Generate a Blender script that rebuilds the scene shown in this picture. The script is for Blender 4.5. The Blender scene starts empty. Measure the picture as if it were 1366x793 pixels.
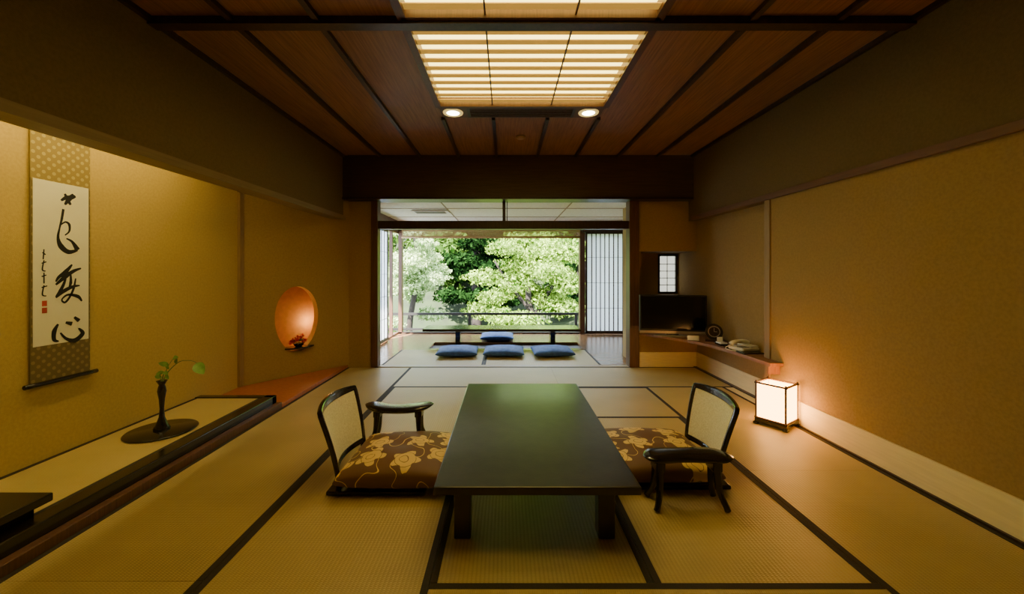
import bpy, bmesh, math, random
import numpy as np
from mathutils import Vector, Matrix
random.seed(3); rng=np.random.default_rng(5)
C=bpy.context.scene.collection
# ---------------------------------------------------------------- materials
def nodes(m):
    m.use_nodes=True
    return m.node_tree.nodes, m.node_tree.links, m.node_tree.nodes['Principled BSDF']
def M(name,col,rough=.6,col2=None,scale=20,bump=0,bscale=None,stretch=(1,1,1),metal=0,spec=.5,emit=None,es=0,detail=4,coat=0):
    m=bpy.data.materials.new(name); N,L,B=nodes(m)
    B.inputs['Base Color'].default_value=(*col,1); B.inputs['Roughness'].default_value=rough
    B.inputs['Metallic'].default_value=metal; B.inputs['Specular IOR Level'].default_value=spec
    B.inputs['Coat Weight'].default_value=coat; B.inputs['Coat Roughness'].default_value=.12
    if emit: B.inputs['Emission Color'].default_value=(*emit,1); B.inputs['Emission Strength'].default_value=es
    tc=N.new('ShaderNodeTexCoord'); mp=N.new('ShaderNodeMapping'); mp.inputs['Scale'].default_value=stretch
    L.new(tc.outputs['Object'],mp.inputs['Vector'])
    nz=N.new('ShaderNodeTexNoise'); nz.inputs['Scale'].default_value=scale; nz.inputs['Detail'].default_value=detail
    L.new(mp.outputs[0],nz.inputs['Vector'])
    if col2 is None: col2=tuple(c*.88 for c in col)
    r=N.new('ShaderNodeValToRGB'); r.color_ramp.elements[0].position=.35; r.color_ramp.elements[1].position=.65
    r.color_ramp.elements[0].color=(*col,1); r.color_ramp.elements[1].color=(*col2,1)
    L.new(nz.outputs['Fac'],r.inputs[0]); L.new(r.outputs[0],B.inputs['Base Color'])
    if bump:
        n2=N.new('ShaderNodeTexNoise'); n2.inputs['Scale'].default_value=bscale or scale; n2.inputs['Detail'].default_value=6
        L.new(mp.outputs[0],n2.inputs['Vector'])
        b=N.new('ShaderNodeBump'); b.inputs['Strength'].default_value=bump; b.inputs['Distance'].default_value=.01
        L.new(n2.outputs['Fac'],b.inputs['Height']); L.new(b.outputs[0],B.inputs['Normal'])
    return m
def tatami_mat(name,along_y,c1,c2):
    m=bpy.data.materials.new(name); N,L,B=nodes(m); B.inputs['Roughness'].default_value=.38
    B.inputs['Specular IOR Level'].default_value=.6
    tc=N.new('ShaderNodeTexCoord')
    def wave(d,s):
        w=N.new('ShaderNodeTexWave'); w.bands_direction=d; w.inputs['Scale'].default_value=s; w.inputs['Distortion'].default_value=.6
        w.inputs['Detail Scale'].default_value=3; L.new(tc.outputs['Object'],w.inputs['Vector']); return w
    a,b=('Y','X') if along_y else ('X','Y')
    w1=wave(b,18); w2=wave(a,36)
    mx=N.new('ShaderNodeMath'); mx.operation='MULTIPLY'; L.new(w1.outputs['Fac'],mx.inputs[0]); L.new(w2.outputs['Fac'],mx.inputs[1])
    nz=N.new('ShaderNodeTexNoise'); nz.inputs['Scale'].default_value=2.5; L.new(tc.outputs['Object'],nz.inputs['Vector'])
    oi=N.new('ShaderNodeObjectInfo')
    ad=N.new('ShaderNodeMath'); ad.operation='ADD'; L.new(mx.outputs[0],ad.inputs[0]); L.new(nz.outputs['Fac'],ad.inputs[1])
    a2=N.new('ShaderNodeMath'); a2.operation='MULTIPLY_ADD'; L.new(oi.outputs['Random'],a2.inputs[0]); a2.inputs[1].default_value=.35; L.new(ad.outputs[0],a2.inputs[2])
    r=N.new('ShaderNodeValToRGB'); r.color_ramp.elements[0].position=.3; r.color_ramp.elements[1].position=1.0
    r.color_ramp.elements[0].color=(*c1,1); r.color_ramp.elements[1].color=(*c2,1)
    L.new(a2.outputs[0],r.inputs[0]); L.new(r.outputs[0],B.inputs['Base Color'])
    bp=N.new('ShaderNodeBump'); bp.inputs['Strength'].default_value=.6; bp.inputs['Distance'].default_value=.003
    L.new(mx.outputs[0],bp.inputs['Height']); L.new(bp.outputs[0],B.inputs['Normal'])
    return m
def paper(name,col,trans=.6,emit=None,es=0):
    m=bpy.data.materials.new(name); N,L,B=nodes(m)
    out=N['Material Output']; d=N.new('ShaderNodeBsdfDiffuse'); t=N.new('ShaderNodeBsdfTranslucent')
    nz=N.new('ShaderNodeTexNoise'); nz.inputs['Scale'].default_value=60
    r=N.new('ShaderNodeValToRGB'); r.color_ramp.elements[0].color=(*[c*.92 for c in col],1); r.color_ramp.elements[1].color=(*col,1)
    L.new(nz.outputs['Fac'],r.inputs[0]); L.new(r.outputs[0],d.inputs[0]); L.new(r.outputs[0],t.inputs[0])
    mx=N.new('ShaderNodeMixShader'); mx.inputs[0].default_value=trans; L.new(d.outputs[0],mx.inputs[1]); L.new(t.outputs[0],mx.inputs[2])
    res=mx
    if emit:
        e=N.new('ShaderNodeEmission'); e.inputs[0].default_value=(*emit,1); e.inputs[1].default_value=es
        a=N.new('ShaderNodeAddShader'); L.new(mx.outputs[0],a.inputs[0]); L.new(e.outputs[0],a.inputs[1]); res=a
    L.new(res.outputs[0],out.inputs[0]); return m
def flower_fabric(name,base,gold,scale=6,rough=.55,petals=5):
    m=bpy.data.materials.new(name); N,L,B=nodes(m); B.inputs['Roughness'].default_value=rough
    tc=N.new('ShaderNodeTexCoord')
    nz=N.new('ShaderNodeTexNoise'); nz.inputs['Scale'].default_value=9; L.new(tc.outputs['Object'],nz.inputs['Vector'])
    ma=N.new('ShaderNodeVectorMath'); ma.operation='MULTIPLY_ADD'; ma.inputs[1].default_value=(.06,.06,0)
    L.new(nz.outputs['Color'],ma.inputs[0]); L.new(tc.outputs['Object'],ma.inputs[2])
    sc=N.new('ShaderNodeVectorMath'); sc.operation='SCALE'; sc.inputs['Scale'].default_value=scale; L.new(ma.outputs[0],sc.inputs[0])
    v=N.new('ShaderNodeTexVoronoi'); v.voronoi_dimensions='2D'; v.inputs['Scale'].default_value=1; v.inputs['Randomness'].default_value=.6; L.new(sc.outputs[0],v.inputs['Vector'])
    su=N.new('ShaderNodeVectorMath'); su.operation='SUBTRACT'; L.new(sc.outputs[0],su.inputs[0]); L.new(v.outputs['Position'],su.inputs[1])
    sp=N.new('ShaderNodeSeparateXYZ'); L.new(su.outputs[0],sp.inputs[0])
    at=N.new('ShaderNodeMath'); at.operation='ARCTAN2'; L.new(sp.outputs[1],at.inputs[0]); L.new(sp.outputs[0],at.inputs[1])
    m5=N.new('ShaderNodeMath'); m5.operation='MULTIPLY'; m5.inputs[1].default_value=petals; L.new(at.outputs[0],m5.inputs[0])
    co=N.new('ShaderNodeMath'); co.operation='COSINE'; L.new(m5.outputs[0],co.inputs[0])
    th=N.new('ShaderNodeMath'); th.operation='MULTIPLY_ADD'; th.inputs[1].default_value=.10; th.inputs[2].default_value=.36; L.new(co.outputs[0],th.inputs[0])
    lt=N.new('ShaderNodeMath'); lt.operation='LESS_THAN'; L.new(v.outputs['Distance'],lt.inputs[0]); L.new(th.outputs[0],lt.inputs[1])
    w=N.new('ShaderNodeMath'); w.operation='SINE'; d3=N.new('ShaderNodeMath'); d3.operation='MULTIPLY'; d3.inputs[1].default_value=38; L.new(v.outputs['Distance'],d3.inputs[0]); L.new(d3.outputs[0],w.inputs[0])
    g=N.new('ShaderNodeMath'); g.operation='GREATER_THAN'; g.inputs[1].default_value=-.95; L.new(w.outputs[0],g.inputs[0])
    rs=N.new('ShaderNodeSeparateXYZ'); L.new(v.outputs['Color'],rs.inputs[0])
    g2=N.new('ShaderNodeMath'); g2.operation='GREATER_THAN'; g2.inputs[1].default_value=.28; L.new(rs.outputs[0],g2.inputs[0])
    a=N.new('ShaderNodeMath'); a.operation='MULTIPLY'; L.new(lt.outputs[0],a.inputs[0]); L.new(g.outputs[0],a.inputs[1])
    a2=N.new('ShaderNodeMath'); a2.operation='MULTIPLY'; L.new(a.outputs[0],a2.inputs[0]); L.new(g2.outputs[0],a2.inputs[1])
    n3=N.new('ShaderNodeTexNoise'); n3.inputs['Scale'].default_value=5; n3.inputs['Detail'].default_value=1; L.new(tc.outputs['Object'],n3.inputs['Vector'])
    s3=N.new('ShaderNodeMath'); s3.operation='SUBTRACT'; s3.inputs[1].default_value=.5; L.new(n3.outputs['Fac'],s3.inputs[0])
    ab=N.new('ShaderNodeMath'); ab.operation='ABSOLUTE'; L.new(s3.outputs[0],ab.inputs[0])
    l3=N.new('ShaderNodeMath'); l3.operation='LESS_THAN'; l3.inputs[1].default_value=.005; L.new(ab.outputs[0],l3.inputs[0])
    mm=N.new('ShaderNodeMath'); mm.operation='MAXIMUM'; L.new(a2.outputs[0],mm.inputs[0]); L.new(l3.outputs[0],mm.inputs[1])
    mx=N.new('ShaderNodeMixRGB'); mx.inputs[1].default_value=(*base,1); mx.inputs[2].default_value=(*gold,1); L.new(mm.outputs[0],mx.inputs[0])
    L.new(mx.outputs[0],B.inputs['Base Color']); return m
def dots_fabric(name,base,dot,scale):
    m=bpy.data.materials.new(name); N,L,B=nodes(m); B.inputs['Roughness'].default_value=.6
    tc=N.new('ShaderNodeTexCoord'); mp=N.new('ShaderNodeMapping'); mp.inputs['Rotation'].default_value=(math.radians(45),0,0); L.new(tc.outputs['Object'],mp.inputs[0])
    sx=N.new('ShaderNodeSeparateXYZ'); L.new(mp.outputs[0],sx.inputs[0]); cx=N.new('ShaderNodeCombineXYZ'); L.new(sx.outputs[1],cx.inputs[0]); L.new(sx.outputs[2],cx.inputs[1])
    v=N.new('ShaderNodeTexVoronoi'); v.voronoi_dimensions='2D'; v.inputs['Randomness'].default_value=0; v.inputs['Scale'].default_value=scale; L.new(cx.outputs[0],v.inputs['Vector'])
    lt=N.new('ShaderNodeMath'); lt.operation='LESS_THAN'; lt.inputs[1].default_value=.27; L.new(v.outputs['Distance'],lt.inputs[0])
    mx=N.new('ShaderNodeMixRGB'); mx.inputs[1].default_value=(*base,1); mx.inputs[2].default_value=(*dot,1); L.new(lt.outputs[0],mx.inputs[0])
    L.new(mx.outputs[0],B.inputs['Base Color']); return m
def emis(name,col,s):
    m=bpy.data.materials.new(name); N,L,B=nodes(m); B.inputs['Base Color'].default_value=(*[c*.5 for c in col],1)
    B.inputs['Emission Color'].default_value=(*col,1); B.inputs['Emission Strength'].default_value=s; return m
def leafmat(name,c1,c2,tr=.4):
    m=bpy.data.materials.new(name); N,L,B=nodes(m); out=N['Material Output']
    ge=N.new('ShaderNodeNewGeometry'); nz=N.new('ShaderNodeTexNoise'); nz.inputs['Scale'].default_value=1.1; nz.inputs['Detail'].default_value=5
    L.new(ge.outputs['Position'],nz.inputs['Vector'])
    ad=N.new('ShaderNodeMath'); ad.operation='MULTIPLY_ADD'; ad.inputs[1].default_value=.5; L.new(ge.outputs['Random Per Island'],ad.inputs[0]); L.new(nz.outputs['Fac'],ad.inputs[2])
    r=N.new('ShaderNodeValToRGB'); r.color_ramp.elements[0].position=.45; r.color_ramp.elements[1].position=1.0
    r.color_ramp.elements[0].color=(*c1,1); r.color_ramp.elements[1].color=(*c2,1); L.new(ad.outputs[0],r.inputs[0])
    d=N.new('ShaderNodeBsdfDiffuse'); t=N.new('ShaderNodeBsdfTranslucent'); L.new(r.outputs[0],d.inputs[0]); L.new(r.outputs[0],t.inputs[0])
    mx=N.new('ShaderNodeMixShader'); mx.inputs[0].default_value=tr; L.new(d.outputs[0],mx.inputs[1]); L.new(t.outputs[0],mx.inputs[2]); L.new(mx.outputs[0],out.inputs[0]); return m

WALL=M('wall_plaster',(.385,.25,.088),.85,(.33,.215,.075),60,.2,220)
WALL_SHADE=M('wall_plaster_shaded',(.18,.118,.042),.85,(.15,.10,.034),60,.2,220)  # same wall plaster; shade of the upper walls painted in as darker colour
TOKO=M('tokonoma_plaster',(.54,.38,.105),.85,(.48,.335,.09),60,.2,220)
NICHEM=M('niche_plaster',(.66,.30,.085),.8)
NICHE_LIT=M('niche_reveal_lit_tone',(.85,.55,.25),.8)  # lamplight on the reveal painted in as a paler colour
CEILW=M('ceiling_cedar',(.34,.165,.080),.5,(.22,.105,.05),6,.1,30,(14,.6,1))
DARKW=M('dark_wood',(.05,.024,.014),.4,(.028,.013,.009),8,.05,30,(6,6,1))
BEAMW=M('beam_wood',(.09,.056,.024),.5,(.068,.04,.016),6,.05,30,(.6,8,8))
RAILW=M('rail_wood',(.17,.075,.034),.5,(.13,.056,.026),6,.05,30,(8,.6,8))
POSTW=M('post_wood',(.13,.055,.028),.45,(.09,.035,.02),8,.05,30,(12,12,.8))
TANW=M('pale_post_wood',(.34,.22,.10),.55,(.28,.18,.08),8,.05,30,(12,12,.8))
REDW=M('red_board_wood',(.50,.15,.05),.3,(.36,.10,.035),8,0,30,(3,14,1))
DESKW=M('desk_wood',(.33,.15,.07),.35,(.24,.10,.045),8,0,30,(10,2,1))
LACQ=M('black_lacquer',(.012,.010,.009),.2,(.016,.012,.010),10,coat=.4)
LACQT=M('table_lacquer',(.022,.018,.011),.30,(.034,.028,.016),14,.04,60,coat=.35)
BASEB=M('pale_skirting',(.90,.78,.46),.6,(.82,.71,.42),10,0,30,(1,.5,8))
TY=tatami_mat('tatami_weave_y',True,(.35,.26,.088),(.54,.41,.155))
TX=tatami_mat('tatami_weave_x',False,(.35,.26,.088),(.54,.41,.155))
HERI=M('tatami_border_cloth',(.022,.016,.014),.75,(.035,.024,.02),200)
CREAM=M('cream_ceiling',(.86,.82,.66),.7)
FLOORW=M('veranda_wood',(.27,.13,.055),.22,(.18,.085,.038),6,0,30,(.6,12,1))
DARKF=M('dark_recess',(.02,.014,.01),.6)
PAPER=paper('shoji_paper',(.95,.96,.98),.82)
BLACK=M('black_plastic',(.012,.012,.013),.35)
SCREEN=M('tv_screen',(.006,.006,.007),.12)
SILVER=M('tv_base',(.45,.38,.32),.35,metal=.4)
WHITE=M('white_plastic',(.8,.76,.66),.4)
WHITEP=M('white_card',(.85,.82,.75),.6)
GREY=M('grey_keys',(.25,.24,.22),.5)
BLUE=M('blue_zabuton_cloth',(.025,.075,.28),.7,(.04,.12,.40),25,.1,60)
FLORAL=flower_fabric('brown_floral_brocade',(.15,.070,.026),(.78,.54,.16),5.2)
CHAIRP=M('cream_woven_panel',(.92,.88,.66),.7,(.74,.70,.50),120,.3,160)
# ---------------------------------------------------------------- mesh helpers
def obj(name,me,mat=None,parent=None,loc=None):
    o=bpy.data.objects.new(name,me); C.objects.link(o)
    if mat is not None:
        for mm in (mat if isinstance(mat,(list,tuple)) else [mat]): me.materials.append(mm)
    if parent: o.parent=parent
    if loc: o.location=loc
    return o
def empty(name,loc=(0,0,0),rz=0):
    e=bpy.data.objects.new(name,None); C.objects.link(e); e.location=loc; e.rotation_euler=(0,0,rz); e.empty_display_size=.1; return e
def mesh(name,v,f,mat,parent=None,smooth=False,loc=None):
    me=bpy.data.meshes.new(name); me.from_pydata([tuple(a) for a in v],[],f)
    bm=bmesh.new(); bm.from_mesh(me)
    bmesh.ops.delete(bm,geom=[x for x in bm.verts if not x.link_faces],context='VERTS')
    bmesh.ops.remove_doubles(bm,verts=bm.verts,dist=1e-6); bmesh.ops.recalc_face_normals(bm,faces=bm.faces); bm.to_mesh(me); bm.free()
    if smooth:
        for p in me.polygons: p.use_smooth=True
    return obj(name,me,mat,parent,loc)
BF=[(0,3,2,1),(4,5,6,7),(0,1,5,4),(1,2,6,5),(2,3,7,6),(3,0,4,7)]
def boxes(name,bl,mat,parent=None,bevel=0,loc=None):
    """bl: list of (x0,x1,y0,y1,z0,z1)"""
    v=[];f=[]
    for (x0,x1,y0,y1,z0,z1) in bl:
        k=len(v); v+=[(x0,y0,z0),(x1,y0,z0),(x1,y1,z0),(x0,y1,z0),(x0,y0,z1),(x1,y0,z1),(x1,y1,z1),(x0,y1,z1)]
        f+=[tuple(k+i for i in q) for q in BF]
    me=bpy.data.meshes.new(name); me.from_pydata(v,[],f); o=obj(name,me,mat,parent,loc)
    if bevel:
        b=o.modifiers.new('b','BEVEL'); b.width=bevel; b.segments=2; b.limit_method='ANGLE'
    return o
def box(name,x0,x1,y0,y1,z0,z1,mat,parent=None,bevel=0): return boxes(name,[(x0,x1,y0,y1,z0,z1)],mat,parent,bevel)
def prism(name,pts,z0,z1,mat,parent=None,bevel=0,smooth=False):
    n=len(pts); v=[(x,y,z0) for x,y in pts]+[(x,y,z1) for x,y in pts]
    f=[tuple(range(n))[::-1],tuple(range(n,2*n))]+[(i,(i+1)%n,n+(i+1)%n,n+i) for i in range(n)]
    o=mesh(name,v,f,mat,parent)
    if bevel:
        b=o.modifiers.new('b','BEVEL'); b.width=bevel; b.segments=2; b.limit_method='ANGLE'
    return o
def lathe(name,prof,mat,parent=None,n=40,loc=None,sx=1,sy=1):
    v=[];f=[]
    for r,z in prof:
        for i in range(n):
            a=2*math.pi*i/n; v.append((r*math.cos(a)*sx,r*math.sin(a)*sy,z))
    for j in range(len(prof)-1):
        for i in range(n): f.append((j*n+i,j*n+(i+1)%n,(j+1)*n+(i+1)%n,(j+1)*n+i))
    f.append(tuple(range(n))[::-1]); f.append(tuple((len(prof)-1)*n+i for i in range(n)))
    me=bpy.data.meshes.new(name); me.from_pydata(v,[],f)
    for p in me.polygons: p.use_smooth=len(p.vertices)==4
    return obj(name,me,mat,parent,loc)
def tube(name,pts,radii,mat,parent=None,n=10,sub=6,flat=1.0):
    P=[Vector(p) for p in pts]; R=radii if isinstance(radii,(list,tuple)) else [radii]*len(P)
    Q=[];RR=[]
    for i in range(len(P)-1):
        p0=P[max(i-1,0)];p1=P[i];p2=P[i+1];p3=P[min(i+2,len(P)-1)]
        for s in range(sub):
            t=s/sub; Q.append(.5*((2*p1)+(-p0+p2)*t+(2*p0-5*p1+4*p2-p3)*t*t+(-p0+3*p1-3*p2+p3)*t**3)); RR.append(R[i]*(1-t)+R[i+1]*t)
    Q.append(P[-1]);RR.append(R[-1])
    v=[];f=[]
    up=Vector((0,0,1)) if abs((Q[-1]-Q[0]).normalized().z)<.9 else Vector((0,1,0))
    for i,q in enumerate(Q):
        d=(Q[min(i+1,len(Q)-1)]-Q[max(i-1,0)]).normalized(); a=d.cross(up).normalized(); b=a.cross(d).normalized()
        for k in range(n):
            t=2*math.pi*k/n; v.append(q+a*math.cos(t)*RR[i]+b*math.sin(t)*RR[i]*flat)
    for j in range(len(Q)-1):
        for k in range(n): f.append((j*n+k,j*n+(k+1)%n,(j+1)*n+(k+1)%n,(j+1)*n+k))
    f.append(tuple(range(n))[::-1]); f.append(tuple((len(Q)-1)*n+i for i in range(n)))
    return mesh(name,v,f,mat,parent,True)
def pillow(name,w,d,h,mat,parent=None,loc=(0,0,0),n=28,pull=.05,wr=.0,pw=.33):
    v=[];f=[]; N1=n+1
    for side in (1,-1):
        for j in range(N1):
            for i in range(N1):
                u=-1+2*i/n; s=-1+2*j/n
                u2=math.sin(u*math.pi/2); s2=math.sin(s*math.pi/2)
                x=u2*w/2*(1-pull*(1-s2*s2)); y=s2*d/2*(1-pull*(1-u2*u2))
                e=max(0,(1-u2*u2)*(1-s2*s2)); z=side*h/2*e**pw
                if side>0: z-=.014*math.exp(-(u2*u2+s2*s2)/.02)*1; z+=wr*math.sin(7*u2+3*s2)*math.cos(5*s2-2*u2)*e**.5
                else: z=max(z,-h/2)*.8
                v.append((x,y,z+h*.4))
    K=N1*N1
    for sd in (0,1):
        for j in range(n):
            for i in range(n):
                a=sd*K+j*N1+i; q=(a,a+1,a+N1+1,a+N1); f.append(q if sd==0 else q[::-1])
    o=mesh(name,v,f,mat,parent,True); o.location=loc
    s=o.modifiers.new('s','SUBSURF'); s.levels=1; s.render_levels=1
    return o
def surf(name,F,us,vs,keep,mat,parent,thick,off=0,bev=.004):
    v=[];f=[]
    for t in vs:
        for s in us: v.append(F(s,t))
    n=len(us)
    for j in range(len(vs)-1):
        for i in range(n-1):
            if keep((us[i]+us[i+1])/2,(vs[j]+vs[j+1])/2): f.append((j*n+i,j*n+i+1,(j+1)*n+i+1,(j+1)*n+i))
    me=bpy.data.meshes.new(name); me.from_pydata(v,[],f)
    bm=bmesh.new(); bm.from_mesh(me); bmesh.ops.delete(bm,geom=[x for x in bm.verts if not x.link_faces],context='VERTS'); bm.to_mesh(me); bm.free()
    o=obj(name,me,mat,parent)
    s=o.modifiers.new('sol','SOLIDIFY'); s.thickness=thick; s.offset=off
    if bev:
        b=o.modifiers.new('b','BEVEL'); b.width=bev; b.segments=2; b.limit_method='ANGLE'
    return o
# ---------------------------------------------------------------- room shell
XL,XR,YE,ZC=-2.08,2.38,5.18,2.73
XT=-2.8
box('floor',-3.1,3.0,-1.7,8.3,-.25,-.05,DARKF)
box('wall_back',-3.0,2.6,-1.62,-1.5,-.05,2.9,WALL)
e=empty('wall_right')
boxes('lower_wall',[(XR,XR+.3,-1.5,3.62,-.05,1.9)],WALL,e)
boxes('recessed_wall',[(2.49,2.68,3.62,5.87,-.05,1.9)],WALL,e)
boxes('upper_wall',[(XR,2.68,-1.5,5.04,1.9,2.9),(XR,2.68,5.04,5.178,1.9,2.163)],WALL_SHADE,e)
box('trim_rail_right',XR-.03,XR,-1.5,5.04,1.895,1.945,RAILW,None,.003)
box('trim_post_right',XR-.012,XR+.10,3.57,3.645,0,1.895,TANW,None,.003)
bs=empty('baseboard_right'); 
boxes('skirting',[(XR-.014,XR,-1.5,3.57,.012,.195)],BASEB,bs)
boxes('skirting_recess',[(2.478,2.49,3.66,YE-.012,.012,.195)],BASEB,bs)
boxes('floor_strip',[(XR-.03,XR,-1.5,3.57,0,.012),(2.44,2.49,3.66,YE-.012,0,.012)],DARKW,bs)
boxes('baseboard_end',[(1.74,2.478,YE-.012,YE,.0,.195)],BASEB)
e=empty('wall_left')
boxes('hanging_wall',[(XL-.10,XL,-1.5,YE-.1,1.95,2.9)],WALL_SHADE,e)
boxes('lintel',[(XL-.14,XL+.004,-1.5,YE-.03,1.91,1.965)],M('lintel_wood',(.26,.18,.075),.5,(.22,.15,.06),6,0,30,(8,.5,8)),e)
e=empty('wall_tokonoma')
boxes('tokonoma_back_wall',[(XT-.12,XT,-1.5,4.2,-.05,2.9)],TOKO,e)
boxes('tokonoma_side_wall',[(XT,XL,-.9,-.8,-.05,1.91)],TOKO,e)
box('ceiling_tokonoma',XT,XL-.10,-1.5,5.2,2.5,2.56,CEILW)
box('trim_post_tokonoma',XT,XT+.03,4.14,4.20,.04,2.5,TANW)
# oblique wall with oval opening
A=Vector((-2.8,4.2,0)); Bv=Vector((-2.05,5.18,0)); Lw=(Bv-A).length; d=(Bv-A)/Lw; nb=Vector((-d.y,d.x,0))
WT=.10
def W(s,z,t): p=A+d*s+nb*t; return (p.x,p.y,z)
sc,zc,rw,rh=.58,.69,.247,.38
angs=sorted([2*math.pi*i/96 for i in range(96)]+[math.atan2(zz-zc,ss-sc)%(2*math.pi) for ss in (0,Lw) for zz in (-.05,2.9)])
v=[];f=[];n=len(angs);rf=[]
for a in angs:
    ca,sa=math.cos(a),math.sin(a)
    ts=[]
    if ca>1e-9: ts.append((Lw-sc)/ca)
    if ca<-1e-9: ts.append(-sc/ca)
    if sa>1e-9: ts.append((2.9-zc)/sa)
    if sa<-1e-9: ts.append((-.05-zc)/sa)
    t=min(ts); k=1+.06*sa
    oi=(sc+rw*k*ca, zc+rh*sa); oo=(sc+t*ca,zc+t*sa)
    v+=[W(oi[0],oi[1],0),W(oo[0],oo[1],0),W(oi[0],oi[1],WT),W(oo[0],oo[1],WT)]
for i in range(n):
    a=4*i;b=4*((i+1)%n); f+=[(a,a+1,b+1,b),(a+2,b+2,b+3,a+3)]; rf.append((a,b,b+2,a+2))
mesh('wall_oblique',v,f,WALL)
e=empty('oval_niche')
mesh('niche_reveal',v,rf,NICHE_LIT,e)
def wbox(name,s0,s1,z0,z1,t0,t1,mat,par):
    v=[W(s,z,t) for z in (z0,z1) for (s,t) in ((s0,t0),(s1,t0),(s1,t1),(s0,t1))]
    return mesh(name,v,BF,mat,par)
wbox('niche_back',.2,1.0,.25,1.16,.30,.33,NICHEM,e)
wbox('niche_left',.2,.23,.25,1.16,WT+.001,.30,NICHEM,e)
wbox('niche_right',.97,1.0,.25,1.16,WT+.001,.30,NICHEM,e)
wbox('niche_top',.2,1.0,1.13,1.16,WT+.001,.30,NICHEM,e)
wbox('niche_bottom',.2,1.0,.25,.28,WT+.001,.30,NICHEM,e)
nl=bpy.data.lights.new('niche_lamp','POINT'); nl.energy=2.4; nl.color=(1,.66,.26); nl.shadow_soft_size=.03
o=bpy.data.objects.new('niche_lamp',nl); C.objects.link(o); o.parent=e; o.location=W(.84,.62,.20)
sh=empty('flower_shelf')
pts=[]
for i in range(25):
    a=math.pi*i/24; pts.append(W(.61+.21*math.cos(a),0,WT-.17*math.sin(a))[:2])
prism('shelf_board',pts,.345,.362,LACQ,sh)
fl=empty('red_flower_arrangement',(W(.60,.362,.01)))
lathe('bowl',[(.03,0),(.045,.01),(.06,.035),(.062,.04),(.05,.036),(.0,.02)],LACQ,fl)
RED=M('red_petals',(.7,.02,.03),.5); GRN=M('dark_leaves',(.03,.08,.02),.5)
v=[];f=[]
def leafquad(v,f,c,d1,d2):
    k=len(v); v+=[c-d1,c+d2,c+d1,c-d2]; f.append((k,k+1,k+2,k+3))
for (cx,cy,cz) in [(-.06,0,.07),(0,-.03,.09),(.06,.01,.065),(.02,.03,.12),(-.03,.02,.10),(-.08,-.02,.05)]:
    for k in range(30):
        dv=Vector((random.gauss(0,1),random.gauss(0,1),random.gauss(0,1))).normalized()
        t=dv.cross(Vector((random.random(),random.random(),1))).normalized()
        leafquad(v,f,Vector((cx,cy,cz))+dv*.02,dv*.016,t*.014)
mesh('petals',v,f,RED,fl)
v=[];f=[]
for k in range(40):
    a=random.uniform(0,6.28); dv=Vector((math.cos(a),math.sin(a),random.uniform(-.2,.6))).normalized(); t=dv.cross(Vector((0,0,1))).normalized()
    leafquad(v,f,Vector((0,0,.05))+dv*.05,dv*.03,t*.012)
mesh('leaves',v,f,GRN,fl)
e=empty('wall_end')
boxes('end_stub_left',[(-2.05,-1.752,YE,YE+.12,-.05,2.16)],WALL,e)
boxes('end_over_niche',[(1.727,2.49,YE,YE+.10,1.51,2.16)],WALL,e)
boxes('end_below_desk',[(1.727,2.49,YE,YE+.10,-.05,.425)],WALL,e)
boxes('end_top',[(-2.9,2.68,YE-.01,YE+.12,2.19,2.9)],WALL_SHADE,e)
box('beam_end',XL-.02,2.49,YE-.12,YE-.01,2.19,ZC-.005,BEAMW)
box('trim_beam_lip',XL-.04,2.49,YE-.14,YE+.12,2.165,2.19,DARKW)
e=empty('wall_niche')
boxes('niche_partition',[(1.727,1.80,YE+.121,5.87,-.05,2.17)],WALL,e)
boxes('niche_rear',[(1.80,2.20,5.75,5.87,-.05,2.17),(2.20,2.49,5.75,5.87,-.05,.93),(2.20,2.49,5.75,5.87,1.49,2.17),(2.475,2.49,5.75,5.87,.93,1.49)],WALL,e)
boxes('niche_ceiling',[(1.80,2.49,YE+.1,5.75,1.51,1.55)],WALL_SHADE,e)
w=empty('window_3')
boxes('frame',[(2.20,2.475,5.74,5.79,.93,.955),(2.20,2.475,5.74,5.79,1.465,1.49),(2.20,2.225,5.74,5.79,.93,1.49),(2.45,2.475,5.74,5.79,.93,1.49)],LACQ,w)
boxes('lattice',[(2.225,2.45,5.755,5.765,z-.005,z+.005) for z in (1.05,1.15,1.25,1.35)]+[(2.333,2.341,5.755,5.765,.955,1.465)],DARKW,w)
boxes('paper',[(2.225,2.45,5.768,5.771,.955,1.465)],paper('small_window_paper_glow',(.85,.85,.8),.6,(.85,.85,.75),.75),w)  # added emission mimics veranda daylight coming through the paper
d1=empty('door_opening_frame')
boxes('posts',[(-1.75,-1.665,YE-.03,YE+.10,.002,2.164),(1.60,1.725,YE-.04,YE+.12,.002,2.164)],POSTW,d1,.004)
boxes('kamoi',[(-1.665,1.60,YE-.01,YE+.10,1.80,1.905)],DARKW,d1,.003)
boxes('transom_strut',[(-.045,-.005,YE+.02,YE+.06,1.905,2.164),(.01,.02,YE+.02,YE+.06,1.905,2.164)],DARKW,d1)
boxes('trim_threshold',[(-1.665,1.60,YE,YE+.10,-.05,.004)],M('threshold_wood',(.50,.38,.22),.4,stretch=(1,12,1)))
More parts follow.
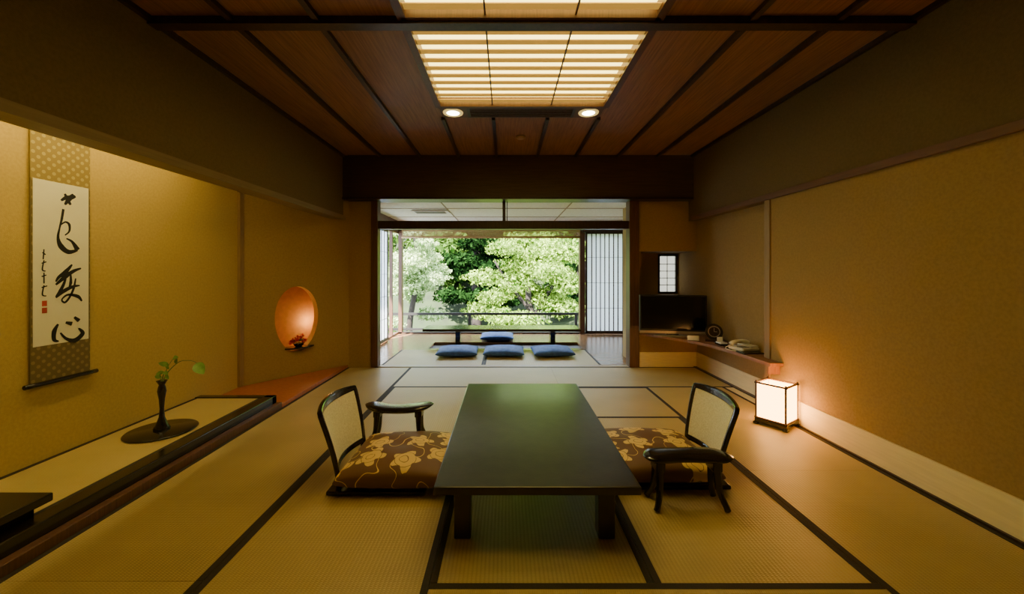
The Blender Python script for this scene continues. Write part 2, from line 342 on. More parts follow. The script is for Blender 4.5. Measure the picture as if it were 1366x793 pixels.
# ---------------------------------------------------------------- ceiling
PX0,PX1,PY1=-.605,.89,3.53
BY0,BY1=2.30,2.37
PYN=1.25
e=empty('ceiling')
boxes('boards',[(XL,PX0,-1.5,YE-.12,ZC,ZC+.04),(PX1,XR,-1.5,YE-.12,ZC,ZC+.04),(PX0,PX1,3.62,YE-.12,ZC,ZC+.04),(PX0,PX1,-1.5,PYN,ZC,ZC+.04)],CEILW,e)
boxes('battens',[(x-.018,x+.018,-1.5,YE-.12,ZC-.03,ZC) for x in (-1.60,-1.10,1.43,1.93)]+
   [(x-.016,x+.016,3.81,YE-.12,ZC-.03,ZC) for x in (PX0,-.12,.40,PX1)]+[(XL,XL+.03,-1.5,YE-.12,ZC-.03,ZC),(XR-.03,XR,-1.5,YE-.12,ZC-.03,ZC)],DARKW,e)
boxes('cross_beam',[(XL,XR,BY0,BY1,2.685,2.80)],DARKW,e)
boxes('slab',[(-3.1,3.0,-1.7,9.0,2.9,3.05)],DARKF,e)
lt=empty('ceiling_light_panel')
GLOW=emis('panel_glow',(1,.80,.22),5.4); SLAT=paper('panel_slat_glow',(.70,.46,.16),.10,(1,.62,.11),.34)  # slat emission stands in for panel light passing through the slats
for (a,b) in ((BY1+.03,PY1-.03),(PYN+.03,BY0-.03)):
    boxes('glow',[(PX0+.03,PX1-.03,a,b,ZC+.055,ZC+.06)],GLOW,lt)
    k=int(round((b-a)/.107)); 
    boxes('slats',[(PX0+.03,PX1-.03,a+(i+.5)*(b-a)/k-.026,a+(i+.5)*(b-a)/k+.026,ZC-.003,ZC+.003) for i in range(k)],SLAT,lt)
    boxes('dividers',[(x-.005,x+.005,a,b,ZC-.014,ZC-.004) for x in (-.12,.40)],POSTW,lt)
boxes('panel_frame',[(PX0-.02,PX0+.03,PYN,PY1,ZC-.03,ZC+.06),(PX1-.03,PX1+.02,PYN,PY1,ZC-.03,ZC+.06),(PX0,PX1,PY1-.03,PY1+.02,ZC-.03,ZC+.06),(PX0,PX1,BY1,BY1+.03,ZC-.03,ZC+.06),(PX0,PX1,BY0-.03,BY0,ZC-.03,ZC+.06),(PX0,PX1,PYN,PYN+.03,ZC-.03,ZC+.06)],POSTW,lt)
v1=empty('air_vent')
boxes('housing',[(-.36,.64,3.56,3.80,ZC-.012,ZC-.001)],DARKW,v1)
boxes('louvres',[(-.33,.61,3.585+i*.04,3.60+i*.04,ZC-.022,ZC-.012) for i in range(5)],POSTW,v1)
boxes('trim_downlight_band',[(PX0,-.361,3.551,3.80,ZC-.01,ZC-.001),(.641,PX1,3.551,3.80,ZC-.01,ZC-.001)],POSTW)
for i,x in enumerate((-.49,.765)):
    dl=empty('downlight',(x,3.68,ZC-.012))
    lathe('rim',[(.06,.002),(.06,-.006),(.090,-.006),(.093,.002)],M('rim_cream_glow',(.8,.7,.45),.4,emit=(1,.7,.2),es=.8),dl)  # cream rim with added emission mimicking bulb light spilling onto it
    lathe('bulb',[(.058,.0),(.058,-.004),(.03,-.008),(.0,-.01)],emis('bulb_glow',(1,.84,.45),30),dl)
    s=bpy.data.lights.new('spot','SPOT'); s.energy=26; s.spot_size=2.2; s.spot_blend=.8; s.color=(1,.78,.42); s.shadow_soft_size=.05
    o=bpy.data.objects.new('spot',s); C.objects.link(o); o.parent=dl; o.location=(0,0,-.03)
lathe('smoke_detector',[(.0,-.03),(.04,-.028),(.055,-.012),(.055,-.001)],M('detector_beige',(.5,.33,.2),.5),loc=(.16,4.36,ZC))
# ---------------------------------------------------------------- tatami
tm=empty('tatami_mats')
mats=[(-2.05,-1.22,-.2,1.6,'y'),(-2.05,-1.22,1.6,3.38,'y'),(-2.05,-1.22,3.38,5.14,'y'),
 (-1.22,-.305,-1.1,.70,'y'),(-1.22,-.305,.70,2.49,'y'),(-1.22,-.305,2.49,4.27,'y'),
 (-.305,1.494,.69,1.59,'x'),(-.305,1.494,-.21,.69,'x'),(-.305,.593,1.59,3.38,'y'),(.593,1.494,1.59,3.38,'y'),
 (-.305,.593,3.38,4.27,'x'),(.593,1.494,3.38,4.27,'x'),
 (1.494,2.35,-1.1,.70,'y'),(1.494,2.35,.70,2.49,'y'),(1.494,2.35,2.49,4.27,'y'),
 (-1.22,.58,4.27,5.17,'x'),(.58,2.46,4.27,5.17,'x'),
 (-2.05,-1.22,-1.5,-.2,'y'),(-.305,1.494,-1.5,-.21,'x'),
 (-1.66,-.3,5.29,6.3,'y'),(-.3,1.27,5.29,6.3,'y')]
h=.03; hb=[]
for (x0,x1,y0,y1,o_) in mats:
    g=.0012
    boxes('mat',[(x0+g,x1-g,y0+g,y1-g,-.05,0)],TY if o_=='y' else TX,tm)
    if o_=='y': hb+=[(x0+g,x0+h,y0+g,y1-g,-.02,.0015),(x1-h,x1-g,y0+g,y1-g,-.02,.0015)]
    else: hb+=[(x0+g,x1-g,y0+g,y0+h,-.02,.0015),(x0+g,x1-g,y1-h,y1-g,-.02,.0015)]
boxes('borders',hb,HERI,tm)
boxes('trim_floor_edge',[(2.35,2.49,3.65,4.27,-.05,-.002)],BASEB)
# ---------------------------------------------------------------- tokonoma
tk=empty('tokonoma_platform')
boxes('tatami_inset',[(XT,-2.19,-.8,3.57,-.05,.105)],tatami_mat('tokonoma_tatami',True,(.42,.31,.10),(.60,.46,.17)),tk)
boxes('tatami_border',[(XT,XT+.03,-.8,3.57,.1,.107),(-2.225,-2.19,-.8,3.57,.1,.107)],HERI,tk)
boxes('kamachi',[(-2.19,-2.10,-.8,3.64,-.05,.115),(XT,-2.10,3.57,3.64,-.05,.115)],LACQ,tk,.006)
boxes('step',[(-2.10,-2.05,-.8,3.64,-.05,.05)],POSTW,tk,.004)
prism('corner_board',[(XT+.002,3.64),(-2.05,3.64),(-2.05,5.15),(XT+.002,4.18)],-.05,.035,REDW,tk,.004)
tl=empty('tokonoma_lamp')
boxes('tube',[(-2.30,-2.27,.3,3.3,2.38,2.41)],emis('tube_glow',(1,.80,.28),50),tl)
boxes('housing',[(-2.33,-2.24,.25,3.35,2.41,2.499)],WHITE,tl)
s=empty('hanging_scroll'); X=XT+.012
y0,y1=2.325,2.66
BROC=dots_fabric('scroll_brocade',(.27,.19,.045),(.42,.33,.11),26)
BROD=dots_fabric('scroll_brocade_dark',(.15,.105,.03),(.26,.185,.06),26)
SP=M('scroll_paper',(.82,.78,.62),.8,(.78,.74,.58),8)
boxes('brocade',[(X,X+.004,y0,y1,1.80,2.34)],BROC,s)
boxes('brocade_bottom',[(X,X+.004,y0,y1,.58,.80)],BROD,s)
boxes('sides',[(X,X+.004,y0,y0+.012,.80,1.80),(X,X+.004,y1-.012,y1,.80,1.80)],BROD,s)
boxes('paper',[(X,X+.006,y0+.012,y1-.012,.80,1.80)],SP,s)
tube('rod',[(X+.012,y0-.035,.575),(X+.012,y1+.035,.575)],.014,LACQ,s)
tube('top_rod',[(X+.008,y0,2.34),(X+.008,y1,2.34)],.01,DARKW,s)
tube('cord',[(X+.008,y0+.1,2.34),(X+.008,(y0+y1)/2,2.44),(X+.008,y1-.1,2.34)],.003,DARKW,s)
INK=M('ink',(.012,.01,.01),.8); SEAL=M('seal_red',(.45,.05,.03),.8)
strokes=[
 ([(73,268),(80,263),(86,262),(93,259)],[1.3,2.6,3.2,1.6]),([(78,258),(81,264),(86,272)],[1.2,2.6,1.6]),([(90,257),(84,264),(78,273)],[1.6,3.4,1.2]),
 ([(76,279),(74,292),(71,305),(69,318),(73,329),(83,336),(96,333)],[1.6,1.6,1.1,1.8,3.6,3.2,1.4]),
 ([(73,300),(79,296),(84,299),(84,308),(78,314)],[.8,1.2,1.8,1.2,.8]),([(80,318),(88,322),(96,333)],[.8,1.8,3.8]),
 ([(88,353),(80,362),(70,370),(66,376)],[1,2.8,2,.9]),([(66,380),(78,370),(90,362),(101,358)],[1.2,3.0,2.4,1]),
 ([(80,368),(77,378),(72,388),(66,396)],[1,1.8,2.2,1]),([(86,366),(86,378),(83,388)],[1,2,1]),
 ([(66,397),(78,388),(90,383),(99,382)],[1,2.6,2,.8]),([(93,372),(90,386),(84,398),(78,404),(74,400),(82,394),(96,397),(102,404)],[.9,1.6,1.4,1.4,1,1.4,2.4,1]),
 ([(69,432),(64,441),(64,452),(70,455)],[1.2,3,2.4,.8]),([(72,444),(80,453),(92,457),(103,449),(97,441)],[1,1.9,3.2,3,1]),
 ([(79,431),(88,434)],[1.4,3.2]),([(91,425),(98,431)],[1.5,3.0]),
 ([(49,338),(53,341)],[.8,.8]),([(51,334),(50,347)],[.7,.8]),([(48,352),(54,350)],[.7,.8]),([(51,348),(49,360),(53,362)],[.7,.9,.7]),([(48,369),(54,367)],[.8,.7]),
 ([(51,364),(51,378)],[.7,.9]),([(48,383),(55,381)],[.8,.8]),([(51,380),(49,392),(54,394)],[.8,.9,.6])]
def cr(P,R,sub=8):
    Q=[]
    for i in range(len(P)-1):
        p0=P[max(i-1,0)];p1=P[i];p2=P[i+1];p3=P[min(i+2,len(P)-1)]
        for k in range(sub):
            t=k/sub; Q.append((.5*((2*p1)+(-p0+p2)*t+(2*p0-5*p1+4*p2-p3)*t*t+(-p0+3*p1-3*p2+p3)*t**3),R[i]*(1-t)+R[i+1]*t))
    Q.append((P[-1],R[-1]*.6)); return Q
v=[];f=[]
for st,(pts,rad) in enumerate(strokes):
    P=[Vector((y0+.012+.0042*(a-38),1.25-.0047*(b-362))) for a,b in pts]
    Q=cr(P,[r*.0046 for r in rad]); k=len(v); xo=X+.0066+st*.00004
    for i,(q,r) in enumerate(Q):
        dd=(Q[min(i+1,len(Q)-1)][0]-Q[max(i-1,0)][0]).normalized(); nn=Vector((-dd.y,dd.x))
        for sg in (1,-1): v.append((xo,(q+nn*r*sg).x,(q+nn*r*sg).y))
    for i in range(len(Q)-1): f.append((k+2*i,k+2*i+1,k+2*i+3,k+2*i+2))
me=bpy.data.meshes.new('calligraphy'); me.from_pydata(v,[],f); obj('calligraphy',me,INK,s)
boxes('seals',[(X+.006,X+.0068,y0+.057,y0+.083,1.25-.0047*(407-362),1.25-.0047*(400-362)),(X+.006,X+.0068,y0+.057,y0+.083,1.25-.0047*(416-362),1.25-.0047*(409-362))],SEAL,s)
vz=empty('ikebana_vase',(-2.46,2.84,.107))
lathe('lacquer_disc',[(0,0),(.205,0),(.212,.006),(.205,.012),(0,.012)],LACQ,vz,60)
lathe('vase',[(.0,.012),(.047,.012),(.05,.02),(.035,.05),(.018,.10),(.013,.16),(.018,.23),(.027,.285),(.022,.315),(.017,.33),(.03,.355),(.033,.36),(.024,.352),(.012,.33),(0,.31)],LACQ,vz,32)
STEM=M('stem_green',(.14,.22,.05),.5); LEAF=M('leaf_green',(.20,.38,.08),.45,(.12,.27,.05),30)
tube('stem_1',[(0,0,.33),(.03,0,.40),(.07,.01,.455),(.14,.0,.50),(.22,0,.50),(.27,0,.47)],[.004,.004,.003,.0025,.002,.0015],STEM,vz,6)
tube('stem_2',[(0,0,.33),(.0,.01,.39),(.03,.0,.43),(.05,0,.47),(.09,.0,.53)],[.004,.004,.003,.002,.0015],STEM,vz,6)
tube('stem_3',[(0,0,.33),(-.01,.0,.39),(.01,-.02,.42),(.04,-.03,.43)],[.004,.003,.002,.0015],STEM,vz,6)
def leaf(v,f,c,dirv,up,L_,Wd):
    k=len(v); dirv=dirv.normalized(); side=dirv.cross(up).normalized(); nrm=side.cross(dirv)
    m_=8
    for i in range(m_+1):
        t=i/m_; wv=Wd*math.sin(math.pi*min(t*1.0,1))**.7*(1-.25*t) if 0<t<1 else 0.0005
        p=c+dirv*L_*t-nrm*.25*L_*t*t
        v+= [p-side*wv+nrm*wv*.3,p,p+side*wv+nrm*wv*.3]
    for i in range(m_):
        for j in (0,1): f.append((k+3*i+j,k+3*i+j+1,k+3*i+4+j,k+3*i+3+j))
v=[];f=[]
for c,dv,up,L_,Wd in [((.245,0,.485),(.6,-.3,-.5),(.3,-1,.5),.10,.042),((.05,0,.47),(-.3,-.3,.2),(0,-1,.5),.06,.02),((.08,0,.52),(.6,-.3,.2),(0,-1,.6),.05,.018),
   ((.02,0,.42),(-.7,-.2,-.1),(0,-1,.5),.06,.018),((.04,-.03,.43),(.7,-.4,-.1),(0,-.8,.8),.05,.016),((.0,0,.38),(-.8,-.2,.3),(0,-1,.5),.05,.016),((.10,0,.48),(.2,-.2,.8),(0,-1,.1),.04,.014),((.03,0,.40),(.6,-.4,-.5),(0,-1,.5),.04,.015),((.05,0,.44),(-.2,-.3,.8),(0,-1,.1),.05,.014)]:
    leaf(v,f,Vector(c),Vector(dv),Vector(up),L_,Wd)
mesh('leaves',v,f,LEAF,vz,True)
st=empty('lacquer_stand')
boxes('top',[(-2.72,-2.14,1.25,1.88,.165,.205)],LACQ,st,.006)
boxes('legs',[(-2.70,-2.66,1.28,1.85,.108,.165),(-2.235,-2.195,1.28,1.85,.108,.165)],LACQ,st,.004)
# ---------------------------------------------------------------- table
t=empty('low_table')
TX0,TX1,TY0,TY1=-.32,.597,1.745,3.357
boxes('top',[(TX0,TX1,TY0,TY1,.262,.30)],LACQT,t,.006)
boxes('apron',[(TX0+.08,TX1-.08,TY0+.10,TY0+.13,.225,.262),(TX0+.08,TX1-.08,TY1-.13,TY1-.10,.225,.262),(TX0+.08,TX0+.11,TY0+.1,TY1-.1,.225,.262),(TX1-.11,TX1-.08,TY0+.1,TY1-.1,.225,.262)],LACQT,t)
boxes('legs',[(x,x+.078,y,y+.078,.002,.262) for x in (-.242,.43) for y in (1.845,3.18)],LACQT,t,.006)
# ---------------------------------------------------------------- zaisu chairs
def zaisu(loc,rz):
    e=empty('zaisu_floor_chair',loc,rz)
    def F(s_,t_):
        hw=.215+.055*max(t_,0)
        if t_>.9: hw-=(t_-.9)*.12
        x=-.085*max(t_,0)**1.4-.055*(1-s_*s_); z=.085+.385*t_+ .02*(1-s_*s_)*(t_>0.95)
        if t_<0: x+=.25*t_*t_*1.6
        return (x,s_*hw,z)
    us=[-1,-.93,-.88]+[-.88+1.76*i/14 for i in range(1,14)]+[.88,.93,1]
    vs=[-.2,-.12,-.06,0,.04,.08,.13]+[.13+.79*i/8 for i in range(1,8)]+[.92,.96,1.0]
    surf('back_frame',F,us,vs,lambda a,b:(abs(a)>.88 or b>.92 or .04<b<.13),LACQ,e,.028,0,.009)
    surf('back_panel',F,us,vs,lambda a,b:(abs(a)<.88 and .13<b<.92),CHAIRP,e,.018,0,0)
    boxes('seat_board',[(-.05,.50,-.26,.26,.003,.026)],LACQ,e,.008)
    pillow('seat_cushion',.66,.61,.19,FLORAL,e,(.335,0,.018),pull=.035,wr=.005,pw=.3)
    return e
zaisu((-.95,2.46,0),0)
zaisu((1.235,2.52,0),math.pi)
def armrest(loc,rz,L_=.235):
    e=empty('lacquer_armrest',loc,rz)
    v=[];f=[];nu=28;prof=[(-1,-.3),(-1,.3),(-.85,.8),(-.4,1),(.4,1),(.85,.8),(1,.3),(1,-.3),(.8,-1),(-.8,-1)]
    for i in range(nu+1):
        u=-1+2*i/nu; wd=.078*max(.05,(1-abs(u)**5))**.6*(1-.12*math.cos(u*math.pi)); th=.018*max(.1,(1-abs(u)**8))
        cx=u*L_; cy=-.055*(u*u)+.02; cz=.252+.016*u*u
        for a,b in prof: v.append((cx,cy+a*wd,cz+b*th))
    m_=len(prof)
    for i in range(nu):
        for k in range(m_): f.append((i*m_+k,i*m_+(k+1)%m_,(i+1)*m_+(k+1)%m_,(i+1)*m_+k))
    f.append(tuple(range(m_))); f.append(tuple(nu*m_+k for k in range(m_)))
    mesh('top',v,f,LACQ,e,True)
    for sx in (-1,1):
        for sy in (-1,1):
            tube('leg',[(sx*.15,sy*.02-.01,.245),(sx*.152,sy*.03-.01,.17),(sx*.158,sy*.045-.01,.09),(sx*.178,sy*.07-.01,.025),(sx*.184,sy*.073-.01,.008)],[.028,.022,.017,.016,.017],LACQ,e,10,5)
        boxes('bracket',[(sx*.15-.025,sx*.15+.025,-.055,.035,.19,.248)],LACQ,e,.006)
    return e
armrest((.965,2.14,0),0)
armrest((-.785,2.90,0),math.pi,.25)
# ---------------------------------------------------------------- corner desk, TV etc
dk=empty('corner_desk')
prism('desk_top',[(1.81,5.07),(1.802,5.74),(2.485,5.74),(2.485,3.66),(2.375,3.56),(2.375,3.40),(2.26,3.40),(2.245,3.9),(2.20,4.25),(2.08,4.55),(1.78,5.0),(1.73,5.05),(1.73,5.135),(1.81,5.135)],.43,.46,DESKW,dk,.003)
boxes('bracket',[(2.26,2.36,3.42,3.44,.36,.43)],DESKW,dk)
tv=empty('television',(2.03,4.84,.46),math.radians(-12))
boxes('bezel',[(-.385,.385,-.02,.03,.035,.50)],BLACK,tv,.008)
boxes('screen',[(-.365,.365,-.023,-.02,.085,.482)],SCREEN,tv)
boxes('speaker_bar',[(-.385,.385,-.026,-.02,.030,.062)],SILVER,tv)
boxes('neck',[(-.07,.07,.0,.03,.01,.06)],BLACK,tv)
lathe('foot',[(0,0),(.22,0),(.22,.008),(.18,.014),(0,.016)],SILVER,tv,40,(0,.0,0),1,.45)
ck=empty('table_clock',(2.33,4.45,.46),math.radians(-25))
def disc_y(name,r,y0_,y1_,z,mat,par,n_=40,sx=1):
    v=[(r*math.cos(2*math.pi*i/n_)*sx,y,z+r*math.sin(2*math.pi*i/n_)) for y in (y0_,y1_) for i in range(n_)]
    f=[tuple(range(n_)),tuple(range(n_,2*n_))[::-1]]+[(i,(i+1)%n_,n_+(i+1)%n_,n_+i) for i in range(n_)]
    return mesh(name,v,f,mat,par)
disc_y('body',.088,-.02,.03,.11,DARKF,ck); disc_y('face_ring',.062,-.026,-.02,.115,SILVER,ck); disc_y('face',.052,-.029,-.026,.115,DARKW,ck)
boxes('hands',[(-.002,.002,-.031,-.029,.115,.155),(0,.03,-.031,-.029,.113,.117)],WHITE,ck)
boxes('foot',[(-.09,.09,-.04,.04,0,.025)],DARKW,ck,.006)
ph=empty('telephone',(2.35,3.93,.474),math.radians(-75))
boxes('body',[(-.09,.09,-.10,.10,0,.03),(-.085,.085,0,.10,.03,.048)],WHITE,ph,.01)
boxes('keys',[(.0+i*.024,.018+i*.024,-.08+j*.022,-.064+j*.022,.03,.036) for i in range(3) for j in range(4)],GREY,ph)
tube('handset',[(-.05,-.10,.052),(-.05,-.07,.068),(-.05,0,.078),(-.05,.07,.068),(-.05,.10,.052)],[.026,.02,.015,.02,.026],WHITE,ph,12)
tube('cord',[(-.05,-.10,.045),(-.09,-.13,.01),(-.03,-.16,.004),(.05,-.14,.004)],.004,WHITE,ph,6)
boxes('telephone_tray',[(2.255,2.46,3.76,4.12,.461,.473)],LACQ,None,.004)
cd=empty('card_stand',(2.13,4.52,.461),math.radians(-20)); boxes('card',[(-.06,.06,0,.006,.0,.055),(-.06,.06,.0,.05,0,.004)],WHITEP,cd)
nb_=empty('notepad_holder',(2.30,4.24,.461)); boxes('base',[(-.04,.04,-.06,.06,0,.02)],LACQ,nb_,.003); boxes('pad',[(-.035,.035,-.05,.05,.02,.032),(-.03,.03,.03,.036,.03,.08)],WHITEP,nb_)
# ---------------------------------------------------------------- andon lamp
an=empty('andon_floor_lamp',(2.20,3.23,0),math.radians(34))
LP=paper('lamp_paper',(.8,.6,.35),.3,(1,.53,.155),10.5)
hw=.106
boxes('paper_shade',[(-hw,hw,-hw,-hw+.004,.06,.33),(-hw,hw,hw-.004,hw,.06,.33),(-hw,-hw+.004,-hw,hw,.06,.33),(hw-.004,hw,-hw,hw,.06,.33)],LP,an)
boxes('frame',[(sx*hw-.006,sx*hw+.006,sy*hw-.006,sy*hw+.006,.0,.355) for sx in (-1,1) for sy in (-1,1)]+
 [(-hw-.012,hw+.012,sy*hw-.006,sy*hw+.006,z,z+.012) for sy in (-1,1) for z in (.05,.332)]+[(sx*hw-.006,sx*hw+.006,-hw-.012,hw+.012,z,z+.012) for sx in (-1,1) for z in (.05,.332)],POSTW,an)
boxes('base',[(-hw-.01,hw+.01,-hw-.01,hw+.01,.02,.05)],LACQ,an,.004)
boxes('feet',[(sx*hw-.018,sx*hw+.018,sy*hw-.018,sy*hw+.018,.002,.02) for sx in (-1,1) for sy in (-1,1)],LACQ,an,.003)
# ---------------------------------------------------------------- veranda
XVL,XVR,YW=-2.15,2.45,7.95
boxes('floor_veranda',[(XVL,XVR,6.30,6.42,-.05,.0),(XVL,-1.25,6.42,6.98,-.05,0),(1.25,XVR,6.42,6.98,-.05,0),(XVL,XVR,6.98,YW+.3,-.05,0),(XVL,-1.66,5.30,6.30,-.05,0),(1.27,XVR,5.30,6.30,-.05,0)],FLOORW)
box('wall_veranda_left',XVL-.12,XVL,5.30,6.35,-.05,2.9,WALL)
box('wall_veranda_right',XVR,XVR+.12,5.87,YW+.2,-.05,2.9,WALL)
box('ceiling_veranda',XVL-.1,XVR+.1,5.30,YW+.2,2.25,2.30,CREAM)
boxes('trim_veranda_ceiling',[(XVL,XVR,y,y+.015,2.242,2.25) for y in (6.3,7.3)]+[(x,x+.015,5.3,YW,2.242,2.25) for x in (-.95,.95)],TANW)
av=empty('ceiling_vent'); boxes('grille',[(-1.55,-.95,6.45,6.75,2.225,2.238)],WHITEP,av); boxes('slots',[(-1.5,-1.0,6.49+i*.06,6.52+i*.06,2.22,2.225) for i in range(4)],GREY,av)
w=empty('window_1')
boxes('header',[(XVL,XVR,YW-.02,YW+.12,2.06,2.9)],DARKW,w)
boxes('sill',[(XVL,XVR,YW-.02,YW+.12,-.05,.03)],DARKW,w)
boxes('jambs',[(XVL,XVL+.07,YW-.02,YW+.1,0,2.06),(1.47,1.57,YW-.06,YW+.1,0,2.06),(XVR-.06,XVR,YW-.02,YW+.1,0,2.06)],POSTW,w)
sd=empty('bamboo_blind')
BAM=M('bamboo',(.50,.30,.13),.5,(.30,.17,.07),30,stretch=(1,1,8))
boxes('slats',[(-2.07,1.47,YW-.06,YW-.052,1.905+i*.012,1.905+i*.012+.009) for i in range(16)],BAM,sd)
tube('roll',[(-2.07,YW-.07,1.92),(1.47,YW-.07,1.92)],.02,BAM,sd)
def shoji(name,origin,axis,length,z0,z1,nv,nh,parent=None,fr=.035):
    e=empty(name,origin,0 if axis=='x' else math.pi/2)
    boxes('frame',[(0,length,-.015,.015,z0,z0+fr*1.5),(0,length,-.015,.015,z1-fr,z1),(0,fr,-.015,.015,z0,z1),(length-fr,length,-.015,.015,z0,z1)],DARKW,e)
    boxes('lattice',[(fr+(length-2*fr)*i/(nv+1)-.010,fr+(length-2*fr)*i/(nv+1)+.010,-.01,.004,z0,z1) for i in range(1,nv+1)]+
      [(fr,length-fr,-.01,.004,z0+(z1-z0)*i/(nh+1)-.003,z0+(z1-z0)*i/(nh+1)+.003) for i in range(1,nh+1)],DARKW,e)
    boxes('paper',[(fr,length-fr,.005,.007,z0,z1)],PAPER,e)
    return e
shoji('shoji_screen',(1.57,YW-.11,0),'x',.76,.02,2.02,7,3)
boxes('trim_shoji_track',[(1.5,XVR,YW-.16,YW-.06,2.02,2.09)],DARKW)
shoji('shoji_screen',(XVL+.03,6.4,0),'y',.72,.02,1.98,3,4)
w=empty('window_2')
boxes('frame',[(XVL-.08,XVL,6.35,7.95,2.0,2.9),(XVL-.08,XVL,6.35,7.95,-.05,.03),(XVL-.06,XVL+.01,7.12,7.18,.03,2.0),(XVL-.06,XVL,7.52,7.56,.03,2.0)],POSTW,w)
boxes('floor_pit',[(-1.25,1.25,6.42,6.98,-.24,-.20),],DARKF)
vt=empty('veranda_table')
boxes('top',[(-1.36,1.22,6.46,6.93,.262,.305)],LACQ,vt,.004)
boxes('legs',[(-.84,-.76,6.60,6.80,-.20,.265),(.74,.82,6.60,6.80,-.20,.265)],LACQ,vt)
for (x,y,rz) in ((-.72,5.95,.03),(-.03,5.96,-.02),(.69,5.95,.04),(-.16,7.28,0)):
    o=pillow('blue_zabuton',.60,.56,.14,BLUE,None,(x,y,.0),pull=.03,wr=.004); o.rotation_euler=(0,0,rz)
# ---------------------------------------------------------------- outside
bl=empty('balcony_railing')
RAILD=M('railing_dark_metal',(.012,.009,.008),.6)
boxes('rails',[(-4.0,4.0,8.95,8.99,.255,.31),(-4.0,4.0,8.95,8.99,-.09,-.04)],RAILD,bl)
boxes('posts',[(x,x+.06,8.94,9.0,-.2,.30) for x in (-3.2,-.85,1.55,3.2)],RAILD,bl)
boxes('deck',[(-4.0,4.0,8.3,9.05,-.25,-.16)],M('deck_wood',(.12,.09,.06),.7),bl)
v=[];f=[];nx,ny=40,40
for j in range(ny+1):
    for i in range(nx+1):
        x=-30+60*i/nx; y=9.5+40*j/ny; z=-2.4+max(0,(y-15))*.55+.5*math.sin(x*.7+y*.3)+.4*math.cos(y*.9-x*.4)
        v.append((x,y,z))
for j in range(ny):
    for i in range(nx): a=j*(nx+1)+i; f.append((a,a+1,a+nx+2,a+nx+1))
mesh('hillside_ground',v,f,M('forest_floor',(.03,.05,.012),.9,(.02,.03,.01),2),None,True)
def foliage(name,blobs,mat,ls,loc,trunk=None):
    e=empty(name,loc); V=[]
    for (cx,cy,cz,rx,ry,rz_,n_) in blobs:
        dd=rng.normal(size=(n_,3)); dd/=np.linalg.norm(dd,axis=1)[:,None]
        rr=rng.uniform(.55,1.05,size=(n_,1)); lump=1+.22*np.sin(dd[:,:1]*7+cx*3)*np.cos(dd[:,2:]*6+cy)
        c=np.array([cx,cy,cz])+dd*rr*lump*np.array([rx,ry,rz_])
        a=rng.normal(size=(n_,3)); a=a+np.array([0,0,-.3]); a/=np.linalg.norm(a,axis=1)[:,None]
        b=np.cross(a,dd+rng.normal(size=(n_,3))*.5); b/=np.linalg.norm(b,axis=1)[:,None]
        s_=ls*rng.uniform(.6,1.3,size=(n_,1))
        V.append(np.stack([c-a*s_,c+b*s_*.5,c+a*s_,c-b*s_*.5],axis=1))
    V=np.concatenate(V).reshape(-1,3); nq=len(V)//4
    me=bpy.data.meshes.new('foliage'); me.vertices.add(len(V)); me.vertices.foreach_set('co',V.ravel().astype(np.float32))
    me.loops.add(nq*4); me.loops.foreach_set('vertex_index',np.arange(nq*4,dtype=np.int32))
    me.polygons.add(nq); me.polygons.foreach_set('loop_start',np.arange(0,nq*4,4,dtype=np.int32)); me.polygons.foreach_set('loop_total',np.full(nq,4,dtype=np.int32))
    me.update(); me.validate(); obj('foliage',me,mat,e)
    if trunk:
        for k,tp in enumerate(trunk): tube('trunk_%d'%(k+1),tp[0],tp[1],BARK,e,8)
    return e
BARK=M('bark',(.03,.02,.015),.9,(.02,.013,.01),12,.5,20,(6,6,1))
LB=leafmat('maple_leaf',(.018,.06,.004),(.34,.50,.07),.22); LW=leafmat('pale_leaf',(.06,.13,.025),(.62,.76,.34),.25); LD=leafmat('dark_leaf',(.002,.007,.002),(.012,.035,.007),.1); LM=leafmat('mid_leaf',(.005,.02,.002),(.085,.16,.025),.15)
def blobs(n_,cx,cy,cz,sx,sy,sz,r,nl):
    return [(cx+rng.uniform(-sx,sx),cy+rng.uniform(-sy,sy),cz+rng.uniform(-sz,sz),r*rng.uniform(.7,1.3),r*rng.uniform(.7,1.3),r*rng.uniform(.35,.6),nl) for _ in range(n_)]
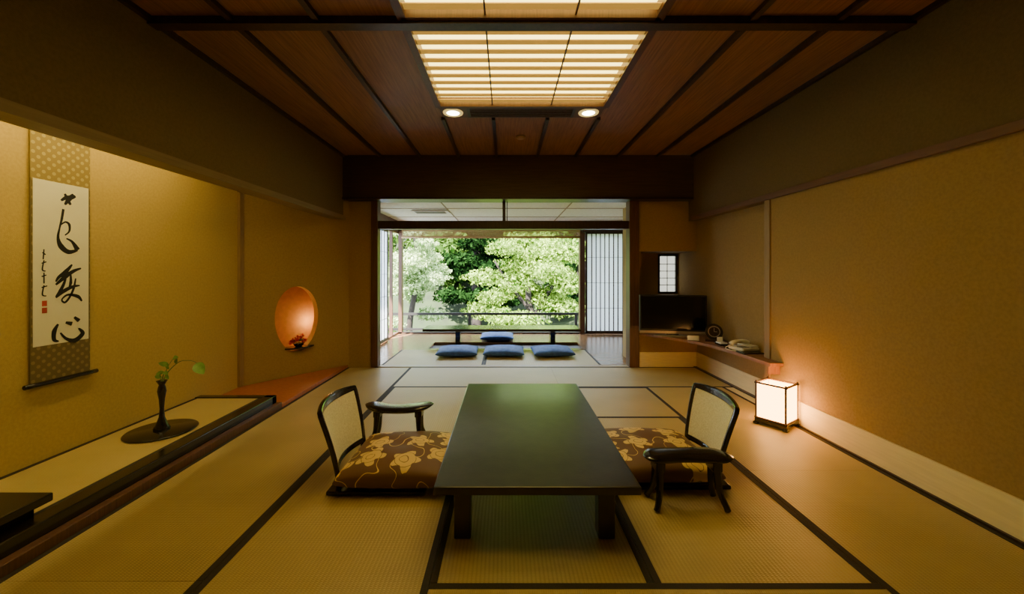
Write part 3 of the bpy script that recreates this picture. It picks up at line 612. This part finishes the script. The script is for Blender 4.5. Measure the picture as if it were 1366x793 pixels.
foliage('maple_tree',blobs(30,0,0,0,1.8,.9,1.6,.66,800),LB,.06,(.9,14.2,1.1),[([(0,0,-3.6),(.1,0,-2),(-.1,0,-.6),(.2,0,.6)],[.16,.13,.1,.05]),([(.05,0,-1.6),(.7,0,-.5),(1.3,.1,.3)],[.08,.06,.03]),([(0,0,-1.3),(-.8,0,-.3),(-1.3,.1,.5)],[.07,.05,.03])])
foliage('pale_maple_tree',blobs(22,0,0,0,.8,.9,2.0,.55,750),LW,.06,(-3.3,14.0,1.3),[([(0,0,-3.6),(-.1,0,-2),(.2,0,0),(0,0,1.4)],[.14,.11,.08,.03])])
foliage('cedar_tree',blobs(24,0,0,0,1.3,.6,3.2,.9,650),LD,.12,(-1.3,17.6,2.6),[([(0,0,-4.5),(0,0,0),(0,0,4)],[.25,.2,.08])])
foliage('cedar_tree',blobs(16,0,0,0,1.2,.6,3.0,.9,650),LD,.12,(3.4,17.8,2.6),[([(0,0,-4.5),(0,0,0),(0,0,4)],[.25,.2,.08])])
foliage('shrub_bank',blobs(30,0,0,0,5.5,.6,.30,.55,600),LB,.05,(0,11.2,-1.2))
foliage('garden_bushes',blobs(26,0,0,0,6.5,.3,.5,.7,600),LM,.07,(.5,12.6,-1.3))
hb_=[]
for k in range(70):
    x=rng.uniform(-13,13); y=rng.uniform(20,30); z=-2.4+(y-15)*.55+1.2
    r=rng.uniform(1.1,2.0); hb_.append((x,y,z,r,r,r*.8,500))
foliage('forest_hillside',hb_,LM,.2,(0,0,0))
# ---------------------------------------------------------------- light
w=bpy.data.worlds.new('world'); bpy.context.scene.world=w; w.use_nodes=True
bg=w.node_tree.nodes['Background']; bg.inputs[0].default_value=(.70,.85,1,1); bg.inputs[1].default_value=12
sn=bpy.data.lights.new('sun','SUN'); sn.energy=85; sn.angle=.02; sn.color=(1,.96,.85)
o=bpy.data.objects.new('sun',sn); C.objects.link(o); o.rotation_euler=(math.radians(40),0,math.radians(-30))
# ---------------------------------------------------------------- camera
cam=bpy.data.cameras.new('camera'); co=bpy.data.objects.new('camera',cam); C.objects.link(co)
cam.sensor_width=36; cam.lens=530/1366*36; cam.shift_x=.0059; cam.shift_y=-.0253; cam.clip_start=.05; cam.clip_end=200
co.location=(0,0,1.25); co.rotation_euler=(math.pi/2,0,0)
bpy.context.scene.camera=co
